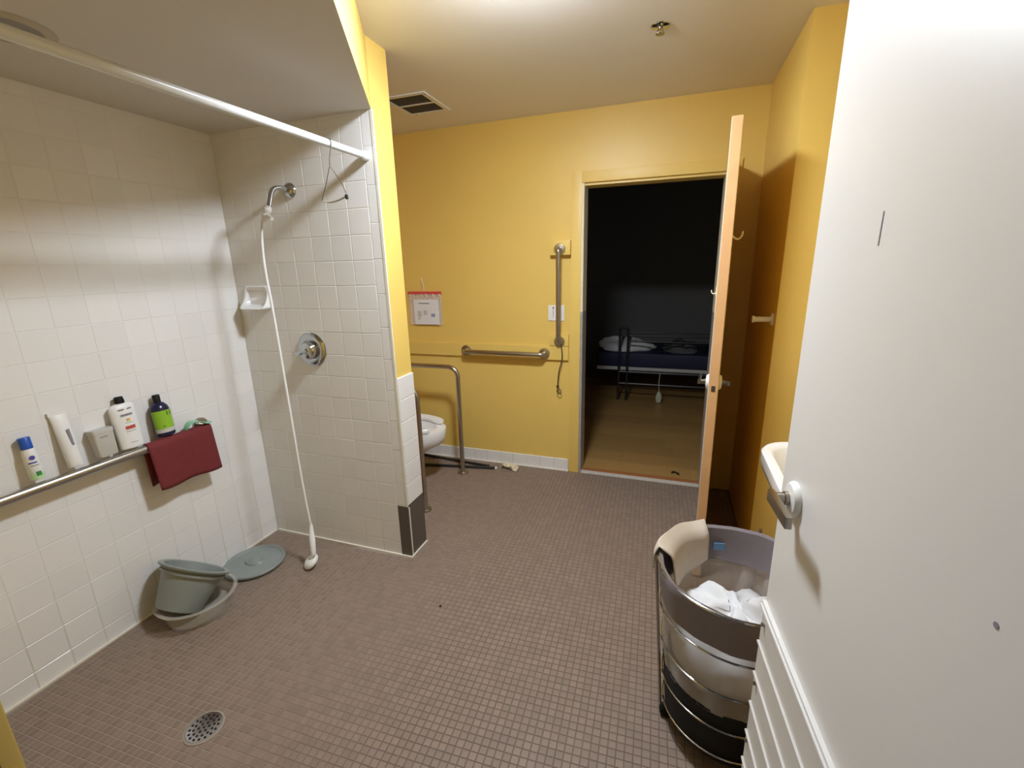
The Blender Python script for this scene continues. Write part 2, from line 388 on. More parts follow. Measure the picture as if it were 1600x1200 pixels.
# near doorway frame
nf = thing('trim_3', 'yellow painted frame of the near doorway', 'door frame', (-.55, YN, 0), kind='structure')
obj('casing', MB().box(-.62, -.553, YN, YN+.034, 0, 2.08, ch=.003), YEL, nf)
obj('casing', MB().box(.356, .42, YN, YN+.018, 0, 2.08, ch=.003), YEL, nf)
obj('casing', MB().box(-.553, .356, YN, YN+.018, 2.06, 2.08), YEL, nf, False)
obj('jamb', MB().box(-.565, -.553, -.0, YN+.02, 0, 2.06), WPLA, nf, False)

# ------------------------------------------------------------------ bedroom beyond
bf = struct('floor_bedroom', MB().box(-1.9, 2.2, YB+.02, 6.42, -.06, -.003), LAMB, 'laminate floor of the dark bedroom', 'floor')
y = YB+.076; row = 0
while y < 6.4:
    x = -1.9-random.random()*1.0
    while x < 2.2:
        x0, x1 = max(x, -1.9), min(x+1.2, 2.2); x += 1.2
        if x1-x0 < .03: continue
        k = ('plank', round(x1-x0, 3))
        obj('plank', MB().box(x0+.0006, x1-.0006, y+.0006, min(y+.19, 6.4)-.0006, -.003, .004), LAM, bf, False)
    y += .19
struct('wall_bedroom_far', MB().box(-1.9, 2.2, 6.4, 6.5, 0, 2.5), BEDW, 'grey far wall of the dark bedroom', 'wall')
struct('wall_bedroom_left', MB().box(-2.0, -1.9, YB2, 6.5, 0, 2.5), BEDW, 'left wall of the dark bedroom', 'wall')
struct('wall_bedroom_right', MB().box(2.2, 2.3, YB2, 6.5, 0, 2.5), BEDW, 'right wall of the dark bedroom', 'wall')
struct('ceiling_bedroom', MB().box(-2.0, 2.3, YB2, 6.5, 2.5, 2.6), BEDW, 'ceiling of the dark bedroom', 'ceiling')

# ------------------------------------------------------------------ doors
def lever(parent, base, n, h, z, rosette_mat, lev_mat, L=.105, flat=True):
    """lever handle on a door face: base point on face, n outward, h along the door"""
    n, h = Vector(n).normalized(), Vector(h).normalized(); b = Vector(base)
    ro = obj('rosette', MB().lathe([(.034, 0), (.034, .004), (.029, .011), (.014, .013)], b, n, 28), rosette_mat, parent)
    lv = MB().lathe([(.0135, .010), (.0135, .02), (.0105, .021), (.0105, .042)], b, n, 20)
    Mx = Matrix((n, h, Vector((0,0,1)))).transposed().to_4x4(); Mx.translation = b
    lv.cbox(.034, .046, -.012, L, -.0115, .0115, .002, M=Mx)
    obj('lever', lv, lev_mat, parent)
# far door, swung into the bathroom, seen edge-on
A = Vector((.268, 3.10, 0)); B = Vector((.1785, 2.115, 0)); h = (A-B); LEN = h.length; h.normalize(); nl = Vector((-h.y, h.x, 0))
d1 = thing('door_1', 'opened door seen edge-on with bare wood edge at the bedroom doorway', 'door', tuple(B), kind='structure')
MD = Matrix((h, nl, Vector((0,0,1)))).transposed().to_4x4(); MD.translation = B        # local x along the door from the free edge, y out of the left face
obj('door_leaf', MB().box(0, LEN, -.040, -.002, .012, 2.052, M=MD), WOODE, d1, False)
obj('door_face', MB().box(.0015, LEN, -.002, 0, .012, 2.050, M=MD), WDOOR, d1, False)
obj('door_face', MB().box(.0015, LEN, -.042, -.040, .012, 2.050, M=MD), YEL, d1, False)
obj('latch_plate', MB().box(-.0012, .001, -.029, -.013, .955, .981, M=MD), NICKEL, d1, False)
lever(d1, MD @ Vector((.062, 0, .985)), nl, h, 0, WPLA, NICKEL)
lever(d1, MD @ Vector((.062, -.042, .985)), -nl, h, 0, WPLA, NICKEL)
def coat_hook(parent, M, x, y0, sgn, z, k=1):
    mb = MB().tube(spline([M @ Vector((x, y0+sgn*o*k, z+dz*k)) for o, dz in ((0, .012), (.012, -.002), (.028, -.006), (.040, .008), (.043, .026))], 5), .0042*k, 8)
    mb.box(x-.008, x+.008, y0, y0+sgn*.003, z-.012, z+.03, M=M); return obj('coat_hook', mb, CREMH, parent)
coat_hook(d1, MD, .25, -.042, -1, 1.615); coat_hook(d1, MD, .10, 0, 1, 1.378, .5)
for zz in (.25, 1.0, 1.8): obj('hinge', MB().lathe([(.008, 0), (.008, .1)], MD @ Vector((LEN+.004, -.008, zz)), n=12), NICKEL, d1)

# near door on the right
E = Vector((.240, .985, 0)); hd = Vector((.0884, -.9961, 0)); nd = Vector((-.9961, -.0884, 0)); W2 = .885
d2 = thing('door_2', 'white painted door with a ribbed kick plate, standing open beside the camera', 'door', tuple(E), kind='structure')
M2 = Matrix((hd, nd, Vector((0,0,1)))).transposed().to_4x4(); M2.translation = E
obj('door_leaf', MB().cbox(0, W2, -.044, 0, .012, 2.045, .0015, M=M2), WDOOR, d2)
hp = onpl(1243, 780, E, nd)
lever(d2, hp, nd, hd, 0, WPLA, NICKEL, .095)
def on2(px, py): return M2.inverted() @ onpl(px, py, E, nd)
kp = obj('kick_plate', MB().box(.004, W2-.03, 0, .003, .03, .72, M=M2), KICK, d2, False)
ztop = on2(1201, 951).z
def ridge(z0, z1, o0, o1, lip):       # a slat: sloping face with a proud lip along its top
    mb = MB(); pr = [(.003, z0), (o0, z0), (o0, z1-lip*1.6), (o1, z1-lip), (o1, z1), (.003, z1)]
    mb.loft([[M2 @ Vector((x, a, b)) for a, b in pr] for x in (.004, W2-.03)]); return mb
PITCH_S = .087; zz = ztop-.012
while zz > .06:
    z1 = zz; z0 = max(zz-PITCH_S+.0015, .03)
    s_ = obj('slat', ridge(z0, z1, .0045, .009, .005), KICK, kp, False); zz -= PITCH_S
obj('top_rail', MB().cbox(.002, W2-.028, 0, .012, ztop-.010, ztop-.002, .0015, M=M2).cbox(.002, W2-.028, 0, .009, ztop+.001, ztop+.007, .0015, M=M2), WDOOR, kp)
for q in ((1198, 977), (1185, 1069), (1171, 1158)):
    c = on2(*q); obj('screw', MB().lathe([(.0045, .004), (.0045, .0105), (.003, .0115)], M2 @ Vector((max(c.x, .014), 0, c.z)), nd, 12), NICKEL, kp)
sc_ = on2(1377, 357)
obj('scratch', MB().box(sc_.x-.0012, sc_.x+.0012, 0, .0006, sc_.z-.022, sc_.z+.022, M=M2), GRYP, d2, False)
sc_ = on2(1557, 977); obj('screw_hole', MB().lathe([(.003, 0), (.003, .0006)], M2 @ Vector((sc_.x, 0, sc_.z)), nd, 12), GRYP, d2)
for zz in (.25, 1.0, 1.8): obj('hinge', MB().lathe([(.008, 0), (.008, .1)], M2 @ Vector((W2+.006, -.02, zz)), n=12), NICKEL, d2)

# ------------------------------------------------------------------ grab bars
def flange(mb, c, ax, r=.040):
    return mb.lathe([(r, 0), (r, .006), (r*.9, .012), (r*.55, .014)], c, ax, 28)
def grab_bar(name, label, group, ends, wall_n, off, r, mt, fr_=.040, bend=.035):
    n = Vector(wall_n); a, b = [Vector(e) for e in ends]
    t = thing(name, label, 'grab bar', tuple(a), group)
    obj('tube', MB().tube(fillet([a, a+n*off, b+n*off, b], bend), r, 16), mt, t)
    for e in (a, b): obj('flange', flange(MB(), e, n, fr_), mt, t)
    return t
grab_bar('grab_bar', 'long stainless grab bar with toiletries standing on it along the shower wall', None, [(XL+.002, 1.502, .785), (XL+.002, .25, .775)], (1, 0, 0), .062, .019, STEEL)
grab_bar('grab_bar', 'level stainless grab bar on the yellow wall beside the doorway', None, [(-1.453, YB-.02, .902), (-.838, YB-.02, .900)], (0, -1, 0), .055, .017, STEEL)
grab_bar('grab_bar', 'upright stainless grab bar beside the bedroom doorway', None, [(-.722, YB-.046, 1.616), (-.728, YB-.020, .992)], (0, -1, 0), .042, .016, STEEL, .038)
tag(obj('mounting_block', MB().cbox(-.790, -.652, YB-.045, YB, 1.578, 1.672, .002), YEL), 'yellow painted wood block behind the top of the upright grab bar', 'wood block')
tag(obj('mounting_block', MB().cbox(-.803, -.664, YB-.019, YB, .958, 1.042, .002), YEL), 'yellow painted wood block behind the foot of the upright grab bar', 'wood block')
for y, lab in ((2.867, 'bent stainless toilet safety rail between toilet and back wall'), (2.297, 'bent stainless toilet safety rail just behind the tiled partition')):
    t = thing('toilet_safety_rail', lab, 'grab bar', (-1.42, y, 0), 'rails either side of the toilet')
    obj('tube', MB().tube(fillet([(-1.42, y, .004), (-1.42, y, .822), (XL+.004, y, .822)], .085, 10), .0165, 16), STEEL, t)
    obj('floor_flange', flange(MB(), (-1.42, y, .0005), (0, 0, 1), .040), STEEL, t)
    obj('wall_flange', flange(MB(), (XL+.001, y, .822), (1, 0, 0), .040), STEEL, t)

# ------------------------------------------------------------------ shower fittings
YT = YW-.005      # face of the partition's tiles
t = thing('shower_rod', 'white shower curtain rod crossing below the shower ceiling', 'curtain rod', (-1.29, YT, 1.991))
obj('tube', MB().tube([(-1.29, YT-.002, 1.991), (-1.29, .8, 1.991), (-1.29, YN+.003, 1.991)], .0145, 16), WROD, t)
obj('end_socket', MB().lathe([(.019, 0), (.0195, .025), (.017, .034)], (-1.29, YT-.001, 1.991), (0, -1, 0), 20), WROD, t)
obj('end_socket', MB().lathe([(.019, 0), (.0195, .025), (.017, .034)], (-1.29, YN+.001, 1.991), (0, 1, 0), 20), WROD, t)
hy = on(512, 226, 0, -1.29).y
P = lambda a, b: on(a, b, 1, hy)
t = thing('wire_hanger', 'bent wire clothes hanger hooked over the white curtain rod', 'hanger', tuple(P(514, 226)))
top = [Vector((-1.29+.0168*math.cos(a), hy, 1.991+.0168*math.sin(a))) for a in [math.radians(q) for q in range(215, -31, -20)]]
obj('wire', MB().tube(spline(top+[P(515, 245), P(515, 258)], 3), .0017, 6).tube([P(503, 314), P(509, 290), P(515, 259), P(527, 276), P(536, 290), P(541, 303)], .0017, 6), DCHROME, t)
obj('crossbar', MB().tube(spline([P(503, 314), P(515, 316), P(528, 313), P(541, 307)], 4), [.0022]*4+[.0040]*9, 8), LGREY, t)
obj('end_clip', MB().tube([P(541, 304), P(542.5, 311)], .006, 8), BLACK, t)
# arm
a0 = on(453, 298, 1, YT)
t = thing('hand_shower', 'white hand shower on a chrome wall arm, its head resting on the floor', 'hand shower', tuple(a0))
a1 = on(421, 320, 1, YT-.125)
obj('flange', MB().lathe([(.036, 0), (.034, .008), (.018, .020), (.011, .022)], a0, (0, -1, 0), 24), CHROME, t)
path = spline([a0, a0+Vector((-.006, -.045, .006)), a0+Vector((-.014, -.09, -.008)), a1, a1+(a1-(a0+Vector((-.014, -.09, -.008)))).normalized()*.012], 6)
obj('arm', MB().tube(path, .0105, 14), CHROME, t)
# hand shower with hose
yt = YT-.132
c1, c2, c3 = on(420, 322, 1, yt), on(416, 336, 1, yt-.004), on(411, 345, 1, yt-.008)
obj('connector', MB().tube([c1, c1.lerp(c2, .25), c1.lerp(c2, .3), c1.lerp(c2, .65), c1.lerp(c2, .7), c2, c3], [.013, .013, .0165, .0165, .013, .019, .009], 16).tube([c2, on(425, 342, 1, yt-.02)], [.010, .008], 10), WPLA, t)
hs = on(486, 823, 1, 1.645)
pts = []
for (px, py) in ((410, 345), (409, 372), (414, 420), (425, 478), (435, 535), (446, 600), (457, 665), (467, 725), (477, 780), (485, 818)):
    k = (py-345)/478; pts.append(on(px, py, 1, (yt-.008)*(1-k)+1.645*k))
obj('hose', MB().tube(spline(pts+[hs], 6), .0062, 10), WPLA, t)
hf = on(490, 866, 1, 1.605); hh = on(484, 878, 1, 1.578)
obj('handset', MB().tube([hs+Vector((0, .001, .012)), hs, hs.lerp(hf, .3), hs.lerp(hf, .35), hs.lerp(hf, .9), hf], [.008, .010, .0125, .0150, .0135, .012], 14), WPLA, t)
hc = on(485.5, 877, 2, .035); axh = (CR*-.5-CD*.62-_f*.45).normalized()
obj('spray_head', MB().lathe([(.014, .018), (.028, .015), (.040, .006), (.043, -.003), (.040, -.011), (.032, -.015)], hc, axh, 28), WPLA, t)
obj('neck', MB().tube(spline([hs.lerp(hf, .85), hf, hc+axh*.006+(hf-hc)*.35, hc], 4), .0115, 12), WPLA, t)
# valve
v0 = on(488, 546, 1, YT)
t = thing('shower_valve', 'round chrome shower valve plate with a lever on the tiled partition', 'shower valve', tuple(v0))
obj('escutcheon', MB().lathe([(.088, 0), (.088, .004), (.080, .011), (.058, .014), (.050, .012)], v0, (0, -1, 0), 40), CHROME, t)
obj('handle_hub', MB().lathe([(.046, .012), (.046, .030), (.038, .044), (.020, .050)], v0, (0, -1, 0), 32), CHROME, t)
Mv = Matrix.Translation(v0) @ Matrix.Rotation(math.radians(-18), 4, 'Y')
obj('lever', MB().cbox(-.062, .012, -.062, -.046, -.011, .011, .004, M=Mv), CHROME, t)
# soap dish
t = thing('soap_dish', 'white ceramic soap dish set in the tiled partition', 'soap dish', (-2.035, YT, 1.385))
x0, x1, z0, z1 = -2.118, -1.955, 1.328, 1.447; yy = YT
def ring(ins, dep, bulge=0):
    pts = rrect((x0+x1)/2, (z0+z1)/2, (x1-x0)/2-ins, (z1-z0)/2-ins, .016, 0, 4); fine = []
    for i, p in enumerate(pts):
        q = pts[(i+1) % len(pts)]; k = 8 if (p-q).length > .02 else 1
        fine += [p.lerp(q, j/k) for j in range(k)]
    out = []
    for p in fine:
        u = (z1-p.y)/(z1-z0); out.append(Vector((p.x, yy-dep-bulge*max(0, u)**2.6, p.y)))
    return out
obj('dish', MB().loft([ring(0, 0), ring(0, .004, .050), ring(.003, .008, .055), ring(.010, .008, .054), ring(.017, .002, .044), ring(.024, -.002, .012)], True, True), PORC, t, True, 60)

# ------------------------------------------------------------------ toiletries on the long grab bar
ZB = .804
def lean(x, y, z, deg=-5, rz=0):
    return Matrix.Translation((x, y, z)) @ Matrix.Rotation(math.radians(deg), 4, 'Y') @ Matrix.Rotation(math.radians(rz), 4, 'Z')
def oval(loops, M, n=24, mb=None):
    mb = mb or MB()
    return mb.loft([[M @ Vector((a*math.cos(2*PI*j/n), b*math.sin(2*PI*j/n), z)) for j in range(n)] for a, b, z in loops])
def band(M, a, b, z0, z1, t0, t1, off=.0006, n=8):
    """patch of print wrapped on an oval bottle between angles"""
    A = [math.radians(t0+(t1-t0)*k/n) for k in range(n+1)]; mb = MB()
    return mb.loft([[M @ Vector(((a+off)*math.cos(q), (b+off)*math.sin(q), z)) for q in A] for z in (z0, z1)], False, False, closed=False)
XB = -2.143
M = lean(XB+.004, .860, ZB, -6, -10)
t = thing('lotion_bottle', 'small white bottle with a blue cap on the grab bar', 'bottle', tuple(M.translation))
obj('body', oval([(.016, .018, 0), (.018, .0205, .004), (.018, .0205, .095), (.016, .018, .112), (.013, .014, .120)], M), WPLA, t)
obj('cap', oval([(.0155, .017, .118), (.0155, .017, .158), (.014, .0155, .160)], M), BLUECAP, t)
obj('round_print', MB().lathe([(.0078, 0), (.0078, .0011)], M @ Vector((.0178, 0, .085)), M.to_3x3() @ Vector((1, 0, 0)), 18), BLUEP, t); obj('line_print', band(M, .018, .0205, .064, .069, -40, 25), BLUEP, t); obj('line_print', band(M, .018, .0205, .054, .057, -30, 35), GRYP, t)
obj('green_print', band(M, .018, .0205, .004, .026, -60, 60), PGREEN, t); obj('leaf_print', band(M, .018, .0205, .016, .032, -10, 30, .001), GREENP, t)
M = lean(XB+.004, .975, ZB, -8, -5)
t = thing('cream_tube', 'tall white tube with grey print standing on the grab bar', 'tube', tuple(M.translation))
obj('body', oval([(.019, .021, 0), (.0215, .024, .003), (.0215, .024, .02), (.019, .025, .10), (.010, .026, .185), (.004, .027, .208)], M), WPLA, t)
obj('crimp', MB().box(-.003, .003, -.028, .028, .206, .222, M=M), WPLA, t, False)
obj('line_print', band(M, .019, .0245, .085, .15, 8, 28, .0016), GRYP, t)
M = lean(XB+.002, 1.082, ZB, -6, 0)
t = thing('soap_tub', 'translucent pale tub between the tall tube and the big shampoo bottle', 'tub', tuple(M.translation))
obj('body', MB().loft([[M @ Vector((p.x, p.y, z)) for p in rrect(0, 0, hx, hy_, .010, 0)] for hx, hy_, z in ((.018, .030, 0), (.021, .033, .004), (.024, .037, .100))]), TRANSL, t)
obj('lid', MB().loft([[M @ Vector((p.x, p.y, z)) for p in rrect(0, 0, .0255, .0385, .010, 0)] for z in (.100, .114)]), LGREY, t)
obj('line_print', MB().box(.0235, .0245, -.018, .010, .080, .084, M=M), GRYP, t, False)
M = lean(XB+.006, 1.176, ZB, -5, 0)
t = thing('shampoo_bottle', 'big white oval bottle with black cap and red print on the grab bar', 'bottle', tuple(M.translation))
obj('body', oval([(.020, .040, 0), (.024, .046, .004), (.0245, .048, .06), (.023, .049, .15), (.021, .048, .178), (.016, .036, .190), (.012, .014, .195)], M, 32), WPLA, t)
obj('cap', oval([(.0135, .017, .194), (.0140, .018, .206), (.0125, .016, .214), (.012, .0155, .222)], M), BLACK, t)
fa = lambda y0, y1, z0, z1, m, nm: obj(nm, MB().loft([[M @ Vector((.0250*math.sqrt(max(0, 1-(q/.0495)**2))+.0006, q, z)) for q in [y0+(y1-y0)*k/6 for k in range(7)]] for z in (z0, z1)], False, False, closed=False), m, t)
fa(-.026, -.006, .168, .173, GRYP, 'line_print'); fa(.006, .022, .168, .173, GRYP, 'line_print'); fa(-.022, .020, .142, .150, GRYP, 'line_print'); fa(-.006, .006, .120, .130, ORGP, 'flower_print'); fa(-.014, .014, .111, .114, PGREEN, 'line_print')
fa(-.018, .018, .084, .098, REDP, 'red_print'); fa(-.018, .016, .073, .078, LGREY, 'line_print'); fa(-.014, .012, .024, .028, LGREY, 'line_print')
M = lean(XB+.006, 1.315, ZB+.004, -4, 0)
t = thing('soap_bottle', 'dark navy round bottle with a lime green label above the red cloth', 'bottle', tuple(M.translation))
obj('body', oval([(.030, .034, 0), (.034, .038, .004), (.034, .038, .118), (.030, .034, .135), (.020, .022, .150), (.013, .014, .154)], M, 28), DKBL, t)
obj('cap', oval([(.0135, .0145, .153), (.0135, .0145, .186), (.012, .013, .188)], M), BLACK, t)
obj('label', band(M, .034, .038, .036, .118, -88, 88, .0007, 20), LIME, t); obj('label_strip', band(M, .034, .038, .018, .036, -88, 88, .0007, 20), LGREY, t)
for q, q2, z0, z1 in ((6, 11, .094, .113), (28, 33, .094, .113), (48, 53, .092, .115), (-28, -22, .045, .050)): obj('letter_stroke', band(M, .034, .038, z0, z1, q, q2, .0013, 3), BLACK, t)
# red cloth draped over the bar
bx, bz, br = XL+.064, .7815, .0225
cl = MB(); loops = []
drop = [(.0, .195), (.10, .200), (.18, .178), (.26, .160), (.285, .150)]
NU, NV = 22, 22
for i in range(NU+1):
    s_ = i/NU; y = 1.205+.292*s_
    L_ = .196+.014*s_+.004*math.sin(9*s_)
    line = []
    for k in range(NV+1):
        q = k/NV
        if q < .22: a = q/.22; p = (bx-br-.001-.002*math.sin(7*s_), bz-.185*(1-a)*(1-.3*s_))
        elif q < .45: a = math.radians(180-180*(q-.22)/.23); p = (bx+br*math.cos(a), bz+br*math.sin(a))
        else: a = (q-.45)/.55; p = (bx+br+.003*a*math.sin(8*s_+1)+.004*a, bz-L_*a)
        line.append(Vector((p[0], y+.018*(q-.45)*(1 if q > .45 else -1.2), p[1])))
    loops.append(line)
cl.loft(loops, False, False, closed=False)
o = obj('red_cloth', cl, RED); md = o.modifiers.new('thick', 'SOLIDIFY'); md.thickness = .002; md.offset = 1
tag(o, 'dark red cloth draped over the end of the long grab bar', 'cloth')
sp = MB(); loops = []
for i in range(13):
    s_ = i/12; y = 1.385+.125*s_; zc_ = .8075+.034*math.sin(PI*min(1, s_*1.25)**.8)*(1-s_*.45); wd = .020*math.sin(PI*(.12+.8*s_))+.008
    loops.append([Vector((bx+.004+wd*math.cos(a)*.9, y, zc_+.0045*math.sin(a))) for a in [2*PI*j/12 for j in range(12)]])
sp.loft(loops)
tag(obj('scrub_pad', sp, MINT), 'mint green bent scrubbing pad lying over the red cloth', 'scrub pad')

# ------------------------------------------------------------------ pail, basin and lid on the shower floor
bc = Vector((-1.982, 1.195, 0))
def bl(r, z, n=40, c=bc): return [Vector((c.x+r*math.cos(2*PI*j/n), c.y+r*math.sin(2*PI*j/n), z)) for j in range(n)]
t = thing('clear_basin', 'clear plastic basin under the grey pail on the shower floor', 'basin', tuple(bc))
obj('basin_shell', MB().loft([bl(.116, .002), bl(.128, .005), bl(.148, .085), bl(.160, .087), bl(.160, .090), bl(.145, .090), bl(.125, .009), bl(.11, .006)], True, True), CLEAR, t)
obj('rim_edge', MB().tube(bl(.160, .0885, 48), .0022, 6, closed=True), CLEAR, t)
pc = Vector((-2.012, 1.122, .058)); axp = Vector((.02, .60, .80)).normalized()
t = thing('grey_pail', 'grey plastic pail tilted in the clear basin', 'pail', tuple(pc))
obj('pail_body', MB().lathe([(.082, 0), (.090, .004), (.126, .165), (.128, .174), (.146, .176), (.148, .183), (.143, .185), (.124, .183), (.086, .012), (.078, .010)], pc, axp, 44), GREYP, t)
q = Vector((0,0,1)).rotation_difference(axp)
obj('rim_lip', MB().lathe([(.122, .150), (.131, .150), (.133, .162), (.124, .163)], pc, axp, 44, False, False), GREYP, t)
lc = Vector((-2.026, 1.535, .004))
t = thing('pail_lid', 'round grey pail lid lying on the floor by the shower wall', 'lid', tuple(lc))
axl = Vector((-.02, .0, 1)).normalized()
obj('lid_disc', MB().lathe([(.140, 0), (.148, .003), (.150, .012), (.146, .017), (.138, .016), (.130, .008), (.075, .007), (.058, .012), (.045, .012)], lc, axl, 48), GREYP, t)
obj('lid_knob', MB().lathe([(.056, .008), (.052, .016), (.044, .022), (.034, .020), (.026, .026), (.010, .028)], lc, axl, 32, sx=1, sy=.78), GREYP, t)
# drain
t = thing('floor_drain', 'round metal floor drain in the brown mosaic', 'drain', tuple(DR))
obj('drain_body', MB().lathe([(.058, -.012), (.062, -.012), (.062, .0018), (.0555, .0032), (.055, -.004), (.03, -.004)], DR, n=40), DRIM, t)
obj('grate', MB().lathe([(.054, -.005), (.054, .0018), (.050, .0024), (.02, .0028)], DR, n=36), DCHROME, t)
hm = MB()
for rr, n in ((0, 1), (.016, 6), (.031, 12), (.044, 16)):
    for k in range(n):
        a = 2*PI*k/max(n, 1)+rr*40; hm.lathe([(.0042, .0012), (.0042, .0034)], DR+Vector((rr*math.cos(a), rr*math.sin(a), 0)), n=8)
obj('drain_holes', hm, BLACK, t)['kind'] = 'stuff'

# ------------------------------------------------------------------ toilet (bowl points away from the left wall)
ty = 2.665
t = thing('toilet', 'white toilet with an open-front seat behind the tiled partition', 'toilet', (-1.8, ty, 0))
def egg(cx, ax_f, ax_b, hw, z, n=40):
    out = []
    for j in range(n):
        a = 2*PI*j/n; c, s_ = math.cos(a), math.sin(a); out.append(Vector((cx+(ax_f if c > 0 else ax_b)*c, ty+hw*s_, z)))
    return out
obj('bowl', MB().loft([egg(-1.83, .14, .20, .115, .001), egg(-1.83, .14, .20, .115, .03), egg(-1.82, .12, .20, .10, .10), egg(-1.80, .12, .22, .105, .19), egg(-1.775, .20, .24, .140, .255), egg(-1.745, .278, .25, .176, .315), egg(-1.742, .292, .25, .183, .36), egg(-1.74, .295, .25, .184, .405), egg(-1.74, .292, .248, .181, .418),
     egg(-1.74, .225, .19, .118, .418), egg(-1.745, .19, .16, .10, .36), egg(-1.76, .10, .09, .06, .27)]), PORC, t)
se = MB(); loops = []
for k in range(41):
    a = math.radians(32+(360-64)*k/40); c, s_ = math.cos(a), math.sin(a)
    rx = .295 if c > 0 else .235; cx = -1.738
    w_ = .062+.006*math.cos(2*a); e = min(1, min(k, 40-k)/1.5+.35)
    po = Vector((cx+rx*c, ty+.187*s_, 0)); pi_ = Vector((cx+(rx-w_-.012)*c, ty+(.187-w_)*s_, 0)); cm = (po+pi_)/2
    po = cm+(po-cm)*e; pi_ = cm+(pi_-cm)*e
    loops.append([po+Vector((0,0,.424)), po+Vector((0,0,.443)), po.lerp(pi_, .12)+Vector((0,0,.452)), po.lerp(pi_, .8)+Vector((0,0,.449)), pi_+Vector((0,0,.441)), pi_+Vector((0,0,.424))])
se.loft(loops); obj('seat', se, WPLA, t)
obj('tank', MB().cbox(XL+.012, XL+.20, ty-.22, ty+.22, .40, .74, .018), PORC, t)
obj('tank_lid', MB().cbox(XL+.008, XL+.21, ty-.23, ty+.23, .74, .775, .010), PORC, t)
obj('bowl_shelf', MB().cbox(XL+.02, -1.90, ty-.11, ty+.11, .30, .41, .02), PORC, t)
# poles and scrap of paper on the floor
for a, b, lab in (((-1.93, 3.072), (-1.262, 3.008), 'black thin pole lying on the floor nearest the tile baseboard'), ((-1.90, 2.872), (-1.205, 2.990), 'black thin pole with a white tip lying on the floor by the toilet rail')):
    a, b = Vector((*a, .009)), Vector((*b, .009)); t = thing('pole', lab, 'pole', tuple(a), 'black poles on the floor')
    obj('shaft', MB().tube([a+Vector((0, 0, .002)), b+Vector((0, 0, .002))], .0105, 10), BLKM, t)
    if 'tip' in lab: obj('end_tip', MB().tube([b-Vector((.004, 0, 0)), b+(b-a).normalized()*.014], .0105, 12), WPLA, t)
sc = MB(); rs = random.Random(3); ctr = Vector((-1.10, 3.025, .004)); g = []
for i in range(7):
    g.append([ctr+Vector(((i/6-.5)*.13+rs.uniform(-.01, .01), (j/4-.5)*.06+rs.uniform(-.01, .01), rs.uniform(0, .045)*(1 if 0 < i < 6 else .3))) for j in range(5)])
sc.loft(g, False, False, closed=False)
o = obj('paper_scrap', sc, CREAMP, None, False); md = o.modifiers.new('thick', 'SOLIDIFY'); md.thickness = .0012; md.offset = 1; tag(o, 'crumpled cream paper scrap on the floor by the baseboard', 'paper')

# ------------------------------------------------------------------ on the back wall
t = thing('wall_plate', 'white switch plate behind the upright grab bar', 'switch plate', (-.755, YB, 1.19))
obj('plate', MB().cbox(-.812, -.698, YB-.006, YB, 1.135, 1.243, .002), WPLA, t)
for zz, hh_ in ((1.157, .004), (1.170, .009), (1.184, .012), (1.199, .008), (1.213, .005)): obj('switch_mark', MB().box(-.778, -.773, YB-.0072, YB-.0055, zz, zz+hh_), GRYP, t, False)
obj('key_switch', MB().lathe([(.006, 0), (.006, .003)], (-.7755, YB-.0055, 1.225), (0, -1, 0), 12), DCHROME, t)
Pc = lambda a, b, d=.035: on(a, b, 1, YB-d)
t = thing('pull_cord', 'dark emergency pull cord hanging below the upright grab bar', 'cord', tuple(Pc(876, 543, .05)))
obj('cord', MB().tube(spline([Pc(876, 538, .045), Pc(878, 548, .05), Pc(878, 562), Pc(874, 578), Pc(872, 592), Pc(871.5, 606)], 6), .0038, 8), CORD, t)
obj('knot', MB().lathe([(.004, -.012), (.010, -.006), (.010, .006), (.004, .012)], Pc(871.5, 604), n=12), CORD, t)
obj('loop', MB().tube(spline([Pc(872, 606), Pc(876, 610), Pc(876.5, 614), Pc(873, 615.5), Pc(870.5, 612), Pc(871, 607)], 5), .003, 8), CORD, t)
t = thing('zip_bag', 'clear zip bag with a red seam and paper inside, hung on the yellow wall', 'bag', (-1.785, YB-.01, 1.34))
obj('bag_film', MB().cbox(-1.925, -1.648, YB-.016, YB-.003, 1.088, 1.326, .004), BAGM, t)
obj('zip_seam', MB().cbox(-1.928, -1.645, YB-.017, YB-.002, 1.322, 1.342, .003), REDZ, t)
pa = obj('paper', MB().box(-1.882, -1.668, YB-.0205, YB-.0180, 1.092, 1.282), PAPER, t, False)
for (u0, u1, z0, z1, mm) in ((-1.835, -1.745, 1.249, 1.257, GRYP), (-1.852, -1.818, 1.150, 1.196, LGREY), (-1.800, -1.768, 1.165, 1.202, LGREY), (-1.735, -1.700, 1.150, 1.176, LBLUE), (-1.850, -1.830, 1.128, 1.146, LGREY)):
    obj('print', MB().box(u0, u1, YB-.0212, YB-.0200, z0, z1), mm, pa, False)
for u in (-1.91, -1.885, -1.81, -1.775, -1.715, -1.66): obj('bag_hook', MB().tube(spline([Vector((u, YB-.020, 1.322)), Vector((u+.012, YB-.022, 1.310)), Vector((u+.006, YB-.021, 1.294)), Vector((u-.006, YB-.020, 1.283))], 4), .0032, 6), CREMH, t)
obj('hanging_hook', MB().tube(spline([Vector((-1.795, YB-.012, 1.342)), Vector((-1.79, YB-.012, 1.375)), Vector((-1.797, YB-.010, 1.405)), Vector((-1.805, YB-.008, 1.43)), Vector((-1.80, YB-.002, 1.445))], 4), .0035, 6), CREMH, t)

